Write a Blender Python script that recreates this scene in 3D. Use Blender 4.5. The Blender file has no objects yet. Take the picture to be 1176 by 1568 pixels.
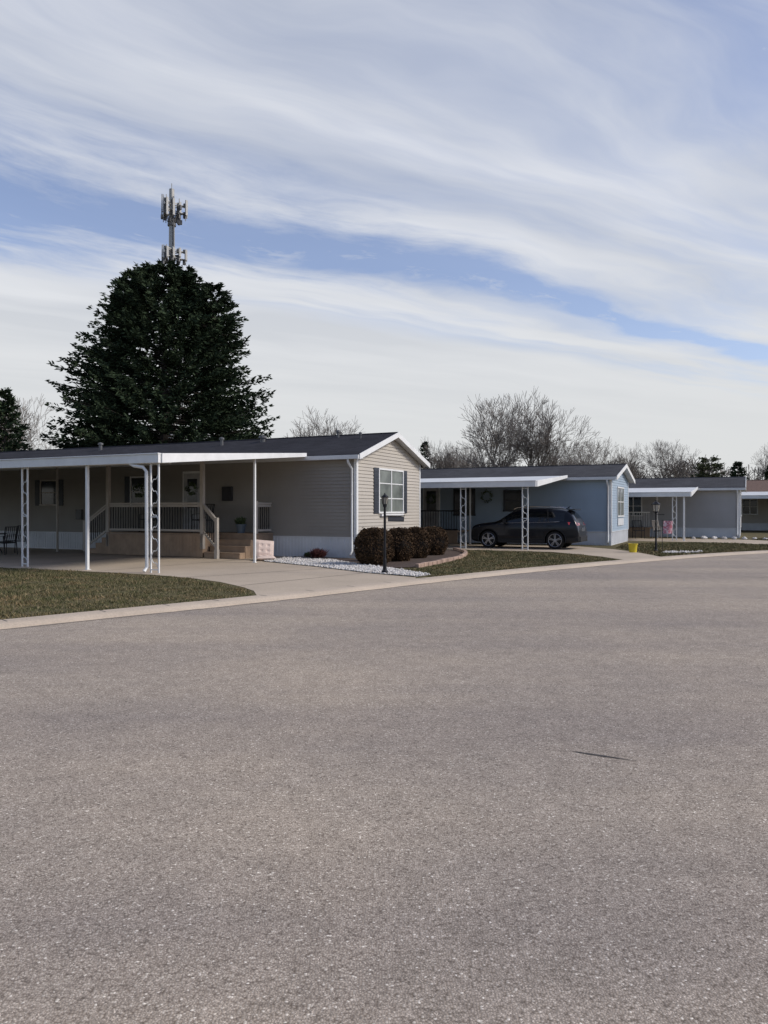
import bpy, math, random
import numpy as np
from mathutils import Vector, Matrix
random.seed(7); rng=np.random.default_rng(7)
scene=bpy.context.scene
scene.view_settings.view_transform='Standard'
scene.view_settings.look='None'
scene.view_settings.exposure=0
COL=scene.collection

# ------------------------------------------------------------ materials
def newmat(name):
    m=bpy.data.materials.new(name); m.use_nodes=True
    nt=m.node_tree; b=nt.nodes['Principled BSDF']
    return m,nt,b
def N(nt,t,**k):
    n=nt.nodes.new(t)
    for a,v in k.items(): setattr(n,a,v)
    return n
def mathn(nt,op,a,b=None,c=None,clamp=False):
    n=nt.nodes.new('ShaderNodeMath'); n.operation=op; n.use_clamp=clamp
    for i,v in enumerate((a,b,c)):
        if v is None: continue
        if isinstance(v,(int,float)): n.inputs[i].default_value=v
        else: nt.links.new(v,n.inputs[i])
    return n.outputs[0]
def ramp(nt,fac,stops):
    r=nt.nodes.new('ShaderNodeValToRGB')
    while len(r.color_ramp.elements)<len(stops): r.color_ramp.elements.new(.5)
    for e,(p,c) in zip(r.color_ramp.elements,stops):
        e.position=p; e.color=(c[0],c[1],c[2],1)
    nt.links.new(fac,r.inputs[0]); return r.outputs[0]
def mixc(nt,fac,a,b,mode='MIX'):
    n=nt.nodes.new('ShaderNodeMix'); n.data_type='RGBA'; n.blend_type=mode
    for s,v in ((n.inputs[0],fac),(n.inputs[6],a),(n.inputs[7],b)):
        if isinstance(v,(int,float)): s.default_value=v
        elif isinstance(v,tuple): s.default_value=(v[0],v[1],v[2],1)
        else: nt.links.new(v,s)
    return n.outputs[2]
def tex(nt,kind,scale,detail=4,rough=.5,vec=None,**k):
    n=nt.nodes.new('ShaderNodeTex'+kind)
    for a,v in k.items(): setattr(n,a,v)
    n.inputs['Scale'].default_value=scale
    if kind=='Noise':
        n.inputs['Detail'].default_value=detail; n.inputs['Roughness'].default_value=rough
    if vec is None:
        tc=nt.nodes.new('ShaderNodeTexCoord'); vec=tc.outputs['Object']
    nt.links.new(vec,n.inputs['Vector']); return n
def addbump(nt,b,h,strength=.3,dist=.01):
    bp=nt.nodes.new('ShaderNodeBump'); bp.inputs['Strength'].default_value=strength
    bp.inputs['Distance'].default_value=dist
    nt.links.new(h,bp.inputs['Height']); nt.links.new(bp.outputs[0],b.inputs['Normal'])
def mat(name,c,rough=.6,metal=0,var=.18,scale=3,bump=0,bscale=60,coat=0,spec=.5,island=0):
    m,nt,b=newmat(name)
    n=tex(nt,'Noise',scale,3,.6)
    lo=tuple(x*(1-var) for x in c); hi=tuple(min(1,x*(1+var)) for x in c)
    col=ramp(nt,n.outputs['Fac'],[(.3,lo),(.7,hi)])
    if island:
        g=nt.nodes.new('ShaderNodeNewGeometry')
        v=mathn(nt,'MULTIPLY_ADD',g.outputs['Random Per Island'],2*island,1-island)
        cb=nt.nodes.new('ShaderNodeCombineColor')
        for i in range(3): nt.links.new(v,cb.inputs[i])
        col=mixc(nt,1.0,col,cb.outputs[0],'MULTIPLY')
    nt.links.new(col,b.inputs['Base Color'])
    b.inputs['Roughness'].default_value=rough; b.inputs['Metallic'].default_value=metal
    b.inputs['Coat Weight'].default_value=coat
    b.inputs['Specular IOR Level'].default_value=spec
    if bump:
        n2=tex(nt,'Noise',bscale,3,.6); addbump(nt,b,n2.outputs['Fac'],bump,.01)
    return m

M={}
M['white']=mat('white_paint',(.74,.74,.72),.45,var=.08,scale=2)
M['trimw']=mat('vinyl_white',(.62,.63,.63),.5,var=.1,scale=1.5)
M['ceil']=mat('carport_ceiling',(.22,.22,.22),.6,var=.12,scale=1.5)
M['taupe']=mat('taupe_siding',(.29,.268,.238),.65,var=.07,scale=.8,spec=.3)  # siding of the long front, darkened so the colour carries its shade
M['blue']=mat('blue_siding',(.32,.395,.465),.6,var=.07,scale=.8,spec=.3)
M['grey']=mat('grey_siding',(.40,.39,.375),.6,var=.07,scale=.8)
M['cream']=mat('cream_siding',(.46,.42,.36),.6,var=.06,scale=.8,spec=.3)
M['skirtw']=mat('skirting_white',(.66,.67,.68),.55,var=.1,scale=1.2)
M['darkint']=mat('dark_void',(.03,.03,.032),.8)
M['shutter']=mat('shutter_charcoal',(.03,.035,.045),.5)
M['blackmetal']=mat('black_metal',(.012,.012,.014),.5,spec=.3)
M['deck']=mat('deck_tan',(.32,.225,.15),.7,var=.2,scale=3,bump=.1)
M['railtaupe']=mat('rail_taupe',(.42,.38,.33),.6,var=.08)
M['door']=mat('door_white',(.40,.40,.40),.4)
M['beige']=mat('cushion_cream',(.66,.53,.46),.85,var=.08,scale=6,bump=.2,bscale=80)
M['pot']=mat('pot_blue_grey',(.10,.13,.16),.4)
M['leafg']=mat('plant_green',(.06,.09,.035),.7,island=.4)
M['leafr']=mat('plant_maroon',(.10,.028,.025),.7,island=.4)
M['bush']=mat('hedge_bronze',(.070,.042,.022),.85,var=.4,scale=3,island=.55,spec=.2)
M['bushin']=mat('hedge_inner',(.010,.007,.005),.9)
M['wood']=mat('bark_grey',(.20,.175,.15),.9,var=.2,scale=1,island=.2,spec=.2)
M['trunk']=mat('bark_dark',(.06,.048,.038),.9,bump=.3,bscale=12)
M['needle']=mat('spruce_needles',(.036,.052,.028),.85,var=.45,scale=.45,island=.32,spec=.08)
M['needle2']=mat('arborvitae_green',(.075,.085,.04),.75,var=.3,scale=.5,island=.5,spec=.2)
M['galv']=mat('galvanised_steel',(.40,.39,.36),.55,metal=.3,var=.15)
M['antenna']=mat('antenna_panel',(.40,.39,.36),.5,var=.15)
M['antdark']=mat('radio_unit_dark',(.10,.10,.10),.5)
M['paint']=mat('car_paint_black',(.004,.005,.009),.3,coat=.3,var=.02,spec=.25)
M['plastic']=mat('car_cladding',(.014,.014,.015),.6,spec=.3)
M['chrome']=mat('chrome',(.6,.6,.6),.2,metal=1,var=.02)
M['rim']=mat('alloy_rim',(.32,.32,.34),.3,metal=.9,var=.05)
M['tyre']=mat('tyre_rubber',(.016,.016,.016),.85,spec=.2)
M['red']=mat('tail_light_red',(.55,.015,.010),.15,coat=1)
M['lampglass']=mat('lamp_glass',(.35,.33,.28),.2)
M['yellow']=mat('bucket_yellow',(.65,.50,.03),.5)
def flagmat():
    m,nt,b=newmat('flag_print')
    n=tex(nt,'Noise',16,3,.6)
    nt.links.new(ramp(nt,n.outputs['Fac'],[(.40,(.62,.55,.56)),(.50,(.55,.25,.30)),(.60,(.36,.06,.08)),(.70,(.62,.52,.55))]),b.inputs['Base Color'])
    b.inputs['Roughness'].default_value=.85; return m
M['pink']=flagmat()
M['brownroof']=mat('brown_shingle',(.16,.10,.075),.9,var=.25,scale=9)
M['edging']=mat('edging_stone',(.36,.25,.19),.9,var=.25,scale=4,bump=.3,bscale=30,island=.15)
M['stone']=mat('white_stone',(.60,.57,.53),.85,var=.12,scale=10,island=.3)
M['seam']=mat('road_seam',(.20,.17,.14),.95,var=.3,scale=12)
def glass(name,c,rough=.08):
    m,nt,b=newmat(name)
    n=tex(nt,'Noise',1.3,3,.5)
    col=ramp(nt,n.outputs['Fac'],[(.35,tuple(x*.6 for x in c)),(.65,tuple(x*1.4 for x in c))])
    nt.links.new(col,b.inputs['Base Color'])
    b.inputs['Roughness'].default_value=rough
    b.inputs['Specular IOR Level'].default_value=.6
    n2=tex(nt,'Noise',3,2,.5); addbump(nt,b,n2.outputs['Fac'],.05,.01)
    return m
M['glass']=glass('window_glass',(.025,.03,.032))
M['curtain']=glass('window_blind',(.16,.175,.155),.2)
M['carglass']=glass('car_glass',(.006,.008,.010),.08)

def shingle(name,c):
    m,nt,b=newmat(name)
    tc=N(nt,'ShaderNodeTexCoord')
    br=nt.nodes.new('ShaderNodeTexBrick'); nt.links.new(tc.outputs['Object'],br.inputs['Vector'])
    br.inputs['Scale'].default_value=1; br.inputs['Brick Width'].default_value=.33; br.inputs['Row Height'].default_value=.14
    br.inputs['Mortar Size'].default_value=.008
    br.inputs['Color1'].default_value=(c[0]*.65,c[1]*.65,c[2]*.65,1); br.inputs['Color2'].default_value=(c[0]*1.35,c[1]*1.35,c[2]*1.35,1)
    br.inputs['Mortar'].default_value=(c[0]*.4,c[1]*.4,c[2]*.4,1)
    n=tex(nt,'Noise',40,3,.7); n2=tex(nt,'Noise',.6,3,.5)
    col=mixc(nt,.35,br.outputs['Color'],ramp(nt,n.outputs['Fac'],[(.3,tuple(x*.5 for x in c)),(.7,tuple(x*1.8 for x in c))]))
    col=mixc(nt,.3,col,ramp(nt,n2.outputs['Fac'],[(.3,tuple(x*.5 for x in c)),(.7,tuple(x*1.5 for x in c))]))
    nt.links.new(col,b.inputs['Base Color']); b.inputs['Roughness'].default_value=.95
    b.inputs['Specular IOR Level'].default_value=.1
    addbump(nt,b,n.outputs['Fac'],.3,.01)
    return m
M['shingle']=shingle('asphalt_shingle',(.036,.036,.042))
M['shingle2']=shingle('asphalt_shingle_grey',(.065,.065,.070))

def road_mat():
    m,nt,b=newmat('road_chip_seal')
    v=tex(nt,'Voronoi',100,voronoi_dimensions='2D')
    sep=N(nt,'ShaderNodeSeparateColor'); nt.links.new(v.outputs['Color'],sep.inputs[0])
    stones=ramp(nt,sep.outputs[0],[(0,(.19,.163,.138)),(.35,(.285,.247,.208)),(.75,(.385,.335,.282)),(.95,(.50,.45,.385)),(1,(.80,.75,.66))])
    edge=ramp(nt,v.outputs['Distance'],[(.2,(1,1,1)),(.8,(.52,.50,.475))])
    col=mixc(nt,1.0,stones,edge,'MULTIPLY')
    v2=tex(nt,'Voronoi',230,voronoi_dimensions='2D'); sep2=N(nt,'ShaderNodeSeparateColor'); nt.links.new(v2.outputs['Color'],sep2.inputs[0])
    fine=ramp(nt,sep2.outputs[1],[(0,(.17,.147,.123)),(.8,(.34,.295,.247)),(1,(.55,.49,.42))])
    n0=tex(nt,'Noise',30,2,.6,noise_dimensions='2D')
    f0=ramp(nt,n0.outputs['Fac'],[(.44,(0,0,0)),(.60,(1,1,1))])
    col=mixc(nt,f0,col,fine)
    n=tex(nt,'Noise',.35,4,.6,noise_dimensions='2D')
    big=ramp(nt,n.outputs['Fac'],[(.3,(.91,.91,.93)),(.7,(1.08,1.06,1.04))])
    col=mixc(nt,1.0,col,big,'MULTIPLY')
    n3=tex(nt,'Noise',5,4,.65,noise_dimensions='2D')
    col=mixc(nt,1.0,col,ramp(nt,n3.outputs['Fac'],[(.3,(.91,.91,.91)),(.7,(1.09,1.09,1.09))]),'MULTIPLY')
    tc=N(nt,'ShaderNodeTexCoord'); mp=N(nt,'ShaderNodeMapping'); mp.inputs['Rotation'].default_value=(0,0,math.radians(-42)); mp.inputs['Scale'].default_value=(.05,.55,1)
    nt.links.new(tc.outputs['Object'],mp.inputs['Vector'])
    n4=tex(nt,'Noise',1.0,3,.55,vec=mp.outputs[0],noise_dimensions='2D')
    col=mixc(nt,1.0,col,ramp(nt,n4.outputs['Fac'],[(.35,(.89,.89,.92)),(.65,(1.08,1.07,1.06))]),'MULTIPLY')
    col=mixc(nt,1.0,col,(1.22,1.20,1.16),'MULTIPLY')
    nt.links.new(col,b.inputs['Base Color']); b.inputs['Roughness'].default_value=.9
    b.inputs['Specular IOR Level'].default_value=.15
    h=mathn(nt,'SUBTRACT',1.0,v.outputs['Distance'])
    addbump(nt,b,h,.42,.005)
    return m
M['road']=road_mat()
def concrete(name,c):
    m,nt,b=newmat(name)
    n=tex(nt,'Noise',.7,5,.65); n2=tex(nt,'Noise',30,3,.7)
    col=ramp(nt,n.outputs['Fac'],[(.3,tuple(x*.82 for x in c)),(.7,tuple(x*1.12 for x in c))])
    col=mixc(nt,.4,col,ramp(nt,n2.outputs['Fac'],[(.3,tuple(x*.7 for x in c)),(.7,tuple(x*1.3 for x in c))]))
    nt.links.new(col,b.inputs['Base Color']); b.inputs['Roughness'].default_value=.9
    b.inputs['Specular IOR Level'].default_value=.2
    addbump(nt,b,n2.outputs['Fac'],.25,.01); return m
M['drive']=concrete('driveway_concrete',(.47,.39,.30))
M['kerb']=concrete('kerb_concrete',(.50,.415,.325))
def grassground():
    m,nt,b=newmat('lawn_soil')
    n=tex(nt,'Noise',.9,5,.7); n2=tex(nt,'Noise',14,4,.75)
    a=ramp(nt,n.outputs['Fac'],[(.3,(.090,.082,.038)),(.5,(.13,.112,.056)),(.72,(.18,.148,.085))])
    c=ramp(nt,n2.outputs['Fac'],[(.3,(.05,.047,.024)),(.7,(.20,.165,.095))])
    nt.links.new(mixc(nt,.5,a,c),b.inputs['Base Color']); b.inputs['Roughness'].default_value=.95
    b.inputs['Specular IOR Level'].default_value=.1
    addbump(nt,b,n2.outputs['Fac'],.6,.03); return m
M['lawn']=grassground()
def blades():
    m,nt,b=newmat('grass_blades')
    g=N(nt,'ShaderNodeNewGeometry')
    c1=ramp(nt,g.outputs['Random Per Island'],[(0,(.060,.064,.026)),(.40,(.110,.104,.046)),(.70,(.19,.16,.085)),(1,(.30,.24,.145))])
    n=tex(nt,'Noise',1.3,5,.7)
    c2=ramp(nt,n.outputs['Fac'],[(.33,(.66,.80,.62)),(.5,(.98,.98,.95)),(.67,(1.45,1.22,1.15))])
    nt.links.new(mixc(nt,1.0,c1,c2,'MULTIPLY'),b.inputs['Base Color']); b.inputs['Roughness'].default_value=.8
    b.inputs['Specular IOR Level'].default_value=.2
    return m
M['blades']=blades()
M['mulch']=mat('mulch_bed',(.07,.045,.032),.95,var=.5,scale=18,bump=.8,bscale=25)
M['gravelbase']=mat('gravel_base',(.48,.45,.41),.9,var=.35,scale=25,bump=.8,bscale=30)
M['tar']=mat('tar_mark',(.07,.062,.055),.8,var=.4,scale=30)

# ------------------------------------------------------------ mesh builder
class MB:
    def __init__(s): s.v=[]; s.f=[]; s.mi=[]; s.mats=[]
    def m(s,mt):
        mt=M[mt] if isinstance(mt,str) else mt
        if mt not in s.mats: s.mats.append(mt)
        return s.mats.index(mt)
    def poly(s,pts,mt):
        b=len(s.v); s.v+= [tuple(p) for p in pts]; s.f.append(tuple(range(b,b+len(pts)))); s.mi.append(s.m(mt))
    def box(s,x0,x1,y0,y1,z0,z1,mt):
        if x0>x1:x0,x1=x1,x0
        if y0>y1:y0,y1=y1,y0
        if z0>z1:z0,z1=z1,z0
        s.hexa([(x0,y0,z0),(x1,y0,z0),(x1,y1,z0),(x0,y1,z0),(x0,y0,z1),(x1,y0,z1),(x1,y1,z1),(x0,y1,z1)],mt)
    def hexa(s,p,mt):
        b=len(s.v); s.v+=[tuple(q) for q in p]; i=s.m(mt)
        for q in ((0,3,2,1),(4,5,6,7),(0,1,5,4),(1,2,6,5),(2,3,7,6),(3,0,4,7)):
            s.f.append(tuple(b+k for k in q)); s.mi.append(i)
    def obox(s,c,size,R,mt):
        c=Vector(c); h=[x/2 for x in size]
        s.hexa([c+R@Vector((sx*h[0],sy*h[1],sz*h[2])) for sx,sy,sz in ((-1,-1,-1),(1,-1,-1),(1,1,-1),(-1,1,-1),(-1,-1,1),(1,-1,1),(1,1,1),(-1,1,1))],mt)
    def beam(s,p0,p1,w,h,mt):
        p0=Vector(p0);p1=Vector(p1); d=(p1-p0); L=d.length; d.normalize()
        up=Vector((0,0,1)) if abs(d.z)<.9 else Vector((1,0,0))
        sd=d.cross(up).normalized(); up=sd.cross(d)
        R=Matrix((d,sd,up)).transposed()
        s.obox((p0+p1)/2,(L,w,h),R,mt)
    def tube(s,pts,rad,n,mt,cap=True):
        pts=[Vector(p) for p in pts]; i=s.m(mt); b=len(s.v)
        if isinstance(rad,(int,float)): rad=[rad]*len(pts)
        ref=None
        for k,p in enumerate(pts):
            d=(pts[min(k+1,len(pts)-1)]-pts[max(k-1,0)])
            if d.length<1e-9: d=Vector((0,0,1))
            d.normalize()
            if ref is None:
                ref=d.cross(Vector((0,0,1)) if abs(d.z)<.9 else Vector((1,0,0))).normalized()
            else:
                ref=(ref-d*ref.dot(d)); 
                ref=ref.normalized() if ref.length>1e-6 else d.orthogonal().normalized()
            w=d.cross(ref)
            for j in range(n):
                a=2*math.pi*j/n
                s.v.append(tuple(p+(ref*math.cos(a)+w*math.sin(a))*rad[k]))
        for k in range(len(pts)-1):
            for j in range(n):
                a=b+k*n+j; c=b+k*n+(j+1)%n
                s.f.append((a,c,c+n,a+n)); s.mi.append(i)
        if cap:
            s.f.append(tuple(b+j for j in reversed(range(n)))); s.mi.append(i)
            e=b+(len(pts)-1)*n
            s.f.append(tuple(e+j for j in range(n))); s.mi.append(i)
    def lathe(s,c,axis,prof,n,mt):
        axis=Vector(axis).normalized(); c=Vector(c)
        s.tube_dir([c+axis*a for a,r in prof],[r for a,r in prof],axis,n,mt)
    def tube_dir(s,pts,rad,axis,n,mt):
        i=s.m(mt); b=len(s.v); ref=axis.orthogonal().normalized(); w=axis.cross(ref)
        for p,r in zip(pts,rad):
            for j in range(n):
                a=2*math.pi*j/n; s.v.append(tuple(p+(ref*math.cos(a)+w*math.sin(a))*r))
        for k in range(len(pts)-1):
            for j in range(n):
                a=b+k*n+j; c=b+k*n+(j+1)%n
                s.f.append((a,c,c+n,a+n)); s.mi.append(i)
        s.f.append(tuple(b+j for j in reversed(range(n)))); s.mi.append(i)
        e=b+(len(pts)-1)*n; s.f.append(tuple(e+j for j in range(n))); s.mi.append(i)
    def build(s,name,parent=None,bevel=0,smooth=False,loc=None,rot=0):
        me=bpy.data.meshes.new(name); me.from_pydata(s.v,[],s.f); 
        for mt in s.mats: me.materials.append(mt)
        me.polygons.foreach_set('material_index',s.mi)
        if smooth: me.polygons.foreach_set('use_smooth',[True]*len(s.f))
        me.update()
        o=bpy.data.objects.new(name,me); COL.objects.link(o)
        if parent: o.parent=parent
        if loc: o.location=loc
        o.rotation_euler[2]=rot
        if bevel:
            md=o.modifiers.new('bevel','BEVEL'); md.width=bevel; md.segments=2; md.limit_method='ANGLE'
        return o
def empty(name,loc=(0,0,0),rot=0):
    e=bpy.data.objects.new(name,None); COL.objects.link(e); e.location=loc; e.rotation_euler[2]=rot
    e.empty_display_size=.3; return e
def npmesh(name,v,f,mt,parent=None,loc=None):
    me=bpy.data.meshes.new(name); nv=len(v); nf=len(f); k=f.shape[1]
    me.vertices.add(nv); me.vertices.foreach_set('co',v.astype(np.float32).ravel())
    me.loops.add(nf*k); me.loops.foreach_set('vertex_index',f.astype(np.int32).ravel())
    me.polygons.add(nf); me.polygons.foreach_set('loop_start',np.arange(0,nf*k,k,dtype=np.int32))
    me.polygons.foreach_set('loop_total',np.full(nf,k,dtype=np.int32))
    me.materials.append(mt); me.update(calc_edges=True); me.validate()
    o=bpy.data.objects.new(name,me); COL.objects.link(o)
    if parent: o.parent=parent
    if loc is not None: o.location=loc
    return o

# ------------------------------------------------------------ ground, road, kerb
K=[(-20,-3.2),(-12,4.5),(-5.5,10.8),(-2.3,13.9),(.8,17.3),(4.3,20.8),(7.9,24.0),(11.2,26.7),(15,29.2),(22,33.0),(34,38.3),(60,46)]
def smoothline(P,n=6):
    out=[]
    for i in range(len(P)-1):
        p0=P[max(i-1,0)];p1=P[i];p2=P[i+1];p3=P[min(i+2,len(P)-1)]
        for k in range(n):
            t=k/n
            out.append(tuple(.5*((2*p1[a])+(-p0[a]+p2[a])*t+(2*p0[a]-5*p1[a]+4*p2[a]-p3[a])*t*t+(-p0[a]+3*p1[a]-3*p2[a]+p3[a])*t**3) for a in (0,1)))
    out.append(P[-1]); return out
KS=smoothline(K,8)
def sheet(name,pts,z,mt,parent=None):
    b=MB(); b.poly([(x,y,z) for x,y in pts],mt)
    o=b.build(name,parent)
    if o.data.polygons[0].normal.z<0: o.data.flip_normals()
    return o
sheet('ground',[(-900,-900),(900,-900),(900,900),(-900,900)],-.12,'lawn')
road=sheet('road',KS+[(75,28),(34,4),(14,-16),(-34,-20)],-.07,'road')
sheet('lawn',KS+[(600,150),(700,800),(-700,800),(-700,-3.2)],0,'lawn')
b=MB()
prof=[(-.02,-.05),(-.02,.012),(.20,.010),(.29,-.005),(.36,-.045),(.38,-.085)]
pr=[]
for i,p in enumerate(KS):
    a=KS[max(i-1,0)]; c=KS[min(i+1,len(KS)-1)]
    d=Vector((c[0]-a[0],c[1]-a[1])).normalized(); n=Vector((d.y,-d.x))
    pr.append([(p[0]+n.x*o,p[1]+n.y*o,z) for o,z in prof])
for i in range(len(pr)-1):
    for k in range(len(prof)-1):
        b.poly([pr[i][k],pr[i][k+1],pr[i+1][k+1],pr[i+1][k]],'kerb')
o=b.build('kerb')
b=MB()
for i in range(8,len(KS)-1,2):
    p=KS[i]; q=KS[i+1]; d=Vector((q[0]-p[0],q[1]-p[1])).normalized(); n=Vector((d.y,-d.x))
    P=Vector(p)
    a=P+n*(-.02); c=P+n*.2
    b.poly([(a.x,a.y,.0135),(c.x,c.y,.0125),(c.x+d.x*.02,c.y+d.y*.02,.0125),(a.x+d.x*.02,a.y+d.y*.02,.0135)],'tar')
b.build('joints',o)
def strip(b,P,w,z,mt,jit=.02,n=10):
    L=smoothline(P,n); rows=[]
    for i,p in enumerate(L):
        a=L[max(i-1,0)]; c=L[min(i+1,len(L)-1)]; d=Vector((c[0]-a[0],c[1]-a[1])).normalized(); nn=Vector((d.y,-d.x))
        j=random.gauss(0,jit); ww=w*random.uniform(.5,1.3)
        rows.append(((p[0]+nn.x*(j-ww),p[1]+nn.y*(j-ww),z),(p[0]+nn.x*(j+ww),p[1]+nn.y*(j+ww),z)))
    for r,s in zip(rows,rows[1:]): b.poly([r[0],r[1],s[1],s[0]],mt)
b=MB()
strip(b,[(5.9,22.0),(7.4,20.6),(9.2,18.4),(11.5,16.5)],.018,-.066,'seam')
strip(b,[(11.5,25.8),(14,24.9),(18,23.4)],.02,-.066,'seam')
KO=[(p[0]+.29,p[1]-.29) for p in K[1:10]]
strip(b,KO,.03,-.066,'seam',.012,14)
b.build('seams',road)

D1=[(-2.35,13.88),(-2.55,14.7),(-2.95,15.5),(-3.6,16.5),(-4.5,17.45),(-5.7,18.35),(-8,19.5),(-10.7,20.7),(-26,28.0),(-22.5,35.2),(-3.2,25.6),(-3.3,23.6),(-3.76,23),(-1.96,20.9),(-.46,18.8),(.75,17.6),(.72,17.22)]
drv=sheet('driveway',D1,.006,'drive')
D2=[(7.6,23.75),(9.3,25.2),(9.4,27.5),(9.2,30),(8.4,32.3),(-3.5,38),(-5.3,33.6),(6.3,28.2),(7.3,25.6)]
sheet('driveway',D2,.006,'drive')
D3=[(17.5,30.7),(20.5,32.3),(20.5,36),(19,39.5),(6,46),(3.5,42.5),(15.5,36.5),(17.5,34)]
sheet('driveway',D3,.006,'drive')
b=MB()
for (x0,y0,x1,y1) in [(-4.6,17.6,-1.5,20.3),(-7.4,19.3,-4.0,24.6),(-10.6,20.8,-7.6,26.6),(-3.0,15.7,-.5,18.8)]:
    d=Vector((x1-x0,y1-y0)).normalized(); n=Vector((d.y,-d.x))*.012
    b.poly([(x0-n.x,y0-n.y,.0095),(x1-n.x,y1-n.y,.0095),(x1+n.x,y1+n.y,.0095),(x0+n.x,y0+n.y,.0095)],'tar')
b.build('joints',drv)
GB=[(-3.7,23.05),(-1.93,20.95),(-.43,18.85),(.8,17.75),(1.15,18.3),(.3,20),(-.75,21.8),(-1.6,23.6),(-3.1,24.9)]
gb=sheet('gravel_bed',GB,.012,'gravelbase')
MU=[(-1.55,23.62),(-.72,21.82),(.1,20.35),(.9,20.6),(1.5,21.9),(2.5,24.5),(2.95,27.2),(2.7,29.6),(1.6,29.2),(-.9,24.25),(-3,25.3),(-3.05,24.9)]
mu=sheet('mulch_bed',MU,.018,'mulch')

def inpoly(x,y,P):
    r=np.zeros(len(x),bool); n=len(P); j=n-1
    for i in range(n):
        xi,yi=P[i]; xj,yj=P[j]
        c=((yi>y)!=(yj>y))&(x<(xj-xi)*(y-yi)/(yj-yi+1e-12)+xi)
        r^=c; j=i
    return r
def scatter(P,dens):
    xs=[p[0] for p in P]; ys=[p[1] for p in P]
    A=(max(xs)-min(xs))*(max(ys)-min(ys)); n=int(A*dens)
    x=rng.uniform(min(xs),max(xs),n); y=rng.uniform(min(ys),max(ys),n)
    k=inpoly(x,y,P); return x[k],y[k]
def grass(P,dens,h,w,name,parent):
    x,y=scatter(P,dens); n=len(x)
    a=rng.uniform(0,2*np.pi,n)
    tuft=.75+.5*np.sin(x*3.1+np.sin(y*2.3)*2)*np.sin(y*2.7+np.sin(x*1.9)*2)
    hh=h*rng.uniform(.5,1.3,n)*tuft; ww=w*rng.uniform(.7,1.3,n)
    lx=rng.normal(0,.5,n)*hh; ly=rng.normal(0,.5,n)*hh
    v=np.zeros((n,3,3))
    v[:,0,0]=x-np.cos(a)*ww; v[:,0,1]=y-np.sin(a)*ww
    v[:,1,0]=x+np.cos(a)*ww; v[:,1,1]=y+np.sin(a)*ww
    v[:,2,0]=x+lx; v[:,2,1]=y+ly; v[:,2,2]=hh
    return npmesh(name,v.reshape(-1,3),np.arange(n*3).reshape(-1,3),M['blades'],parent)
gr=empty('grass')
L1=[(-9,7.45),(-5.5,10.85),(-2.4,13.85),(-2.65,14.8),(-3.7,16.5),(-4.6,17.4),(-5.8,18.3),(-8,19.4),(-10.8,20.6),(-14,22.1)]
grass(L1,1000,.05,.008,'front_lawn_blades',gr)
L2=[(.95,17.5),(4.3,20.85),(7.45,23.7),(7.2,25.5),(6.2,28.1),(3.0,29.5),(3.05,27.2),(2.6,24.5),(1.6,21.8),(1.0,20.3),(.5,20),(1.25,18.3)]
grass(L2,650,.05,.011,'side_lawn_blades',gr)
L3=[(9.4,25.3),(11.2,26.8),(15,29.3),(17.4,30.6),(17.3,34),(15.3,36.4),(11,34.5),(9.6,31)]
grass(L3,350,.06,.018,'mid_lawn_blades',gr)
L4=[(20.7,32.4),(26,35),(30,40),(20.5,41),(19.5,39.5),(20.6,36)]
grass(L4,250,.06,.02,'far_lawn_blades',gr)
def stones(P,dens,r,name,parent):
    x,y=scatter(P,dens); n=len(x)
    base=np.array([[1,0,0],[0,1,0],[-1,0,0],[0,-1,0],[0,0,1],[0,0,-.4]],float)
    fc=np.array([[0,1,4],[1,2,4],[2,3,4],[3,0,4],[1,0,5],[2,1,5],[3,2,5],[0,3,5]])
    s=r*rng.uniform(.5,1.4,(n,1,1))*rng.uniform(.6,1.3,(n,1,3))
    a=rng.uniform(0,6.28,n); c=np.cos(a)[:,None];sn=np.sin(a)[:,None]
    v=base[None]*s*(1+.25*rng.normal(size=(n,6,1)))
    vx=v[:,:,0]*c-v[:,:,1]*sn; vy=v[:,:,0]*sn+v[:,:,1]*c
    v=np.stack([vx+x[:,None],vy+y[:,None],v[:,:,2]*.8+.02],-1)
    f=(fc[None]+6*np.arange(n)[:,None,None]).reshape(-1,3)
    return npmesh(name,v.reshape(-1,3),f,M['stone'],parent)
stones(GB,420,.032,'stones',gb)
stones([(10.0,27.1),(11.6,27.6),(12.0,28.3),(10.6,28.3)],120,.045,'lamp_stones',gb)
b=MB()
edge=smoothline([(.9,20.6),(1.5,21.9),(2.5,24.5),(2.95,27.2),(2.75,29.4)],5)
for i in range(len(edge)-1):
    p=Vector(edge[i]).to_3d(); q=Vector(edge[i+1]).to_3d(); d=q-p
    k=max(1,int(d.length/.3))
    for j in range(k):
        a=p+d*(j/k); c=p+d*((j+.93)/k); a.z=c.z=.05+random.uniform(-.01,.01)
        b.beam(a,c,.12,.12,'edging')
b.build('bed_edging',None,bevel=.015)
b=MB()
pts=[]
for i in range(17):
    t=i/16; pts.append((1.30+.38*t,5.17-.20*t,.003+.013*math.sin(math.pi*min(1,t*1.1)**.8)*random.uniform(.5,1.2)))
for i in range(16):
    p=pts[i];q=pts[i+1]
    b.poly([(p[0],p[1]-p[2],-.066),(q[0],q[1]-q[2],-.066),(q[0],q[1]+q[2],-.066),(p[0],p[1]+p[2],-.066)],'tar')
b.build('tar_streak',road)

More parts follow.
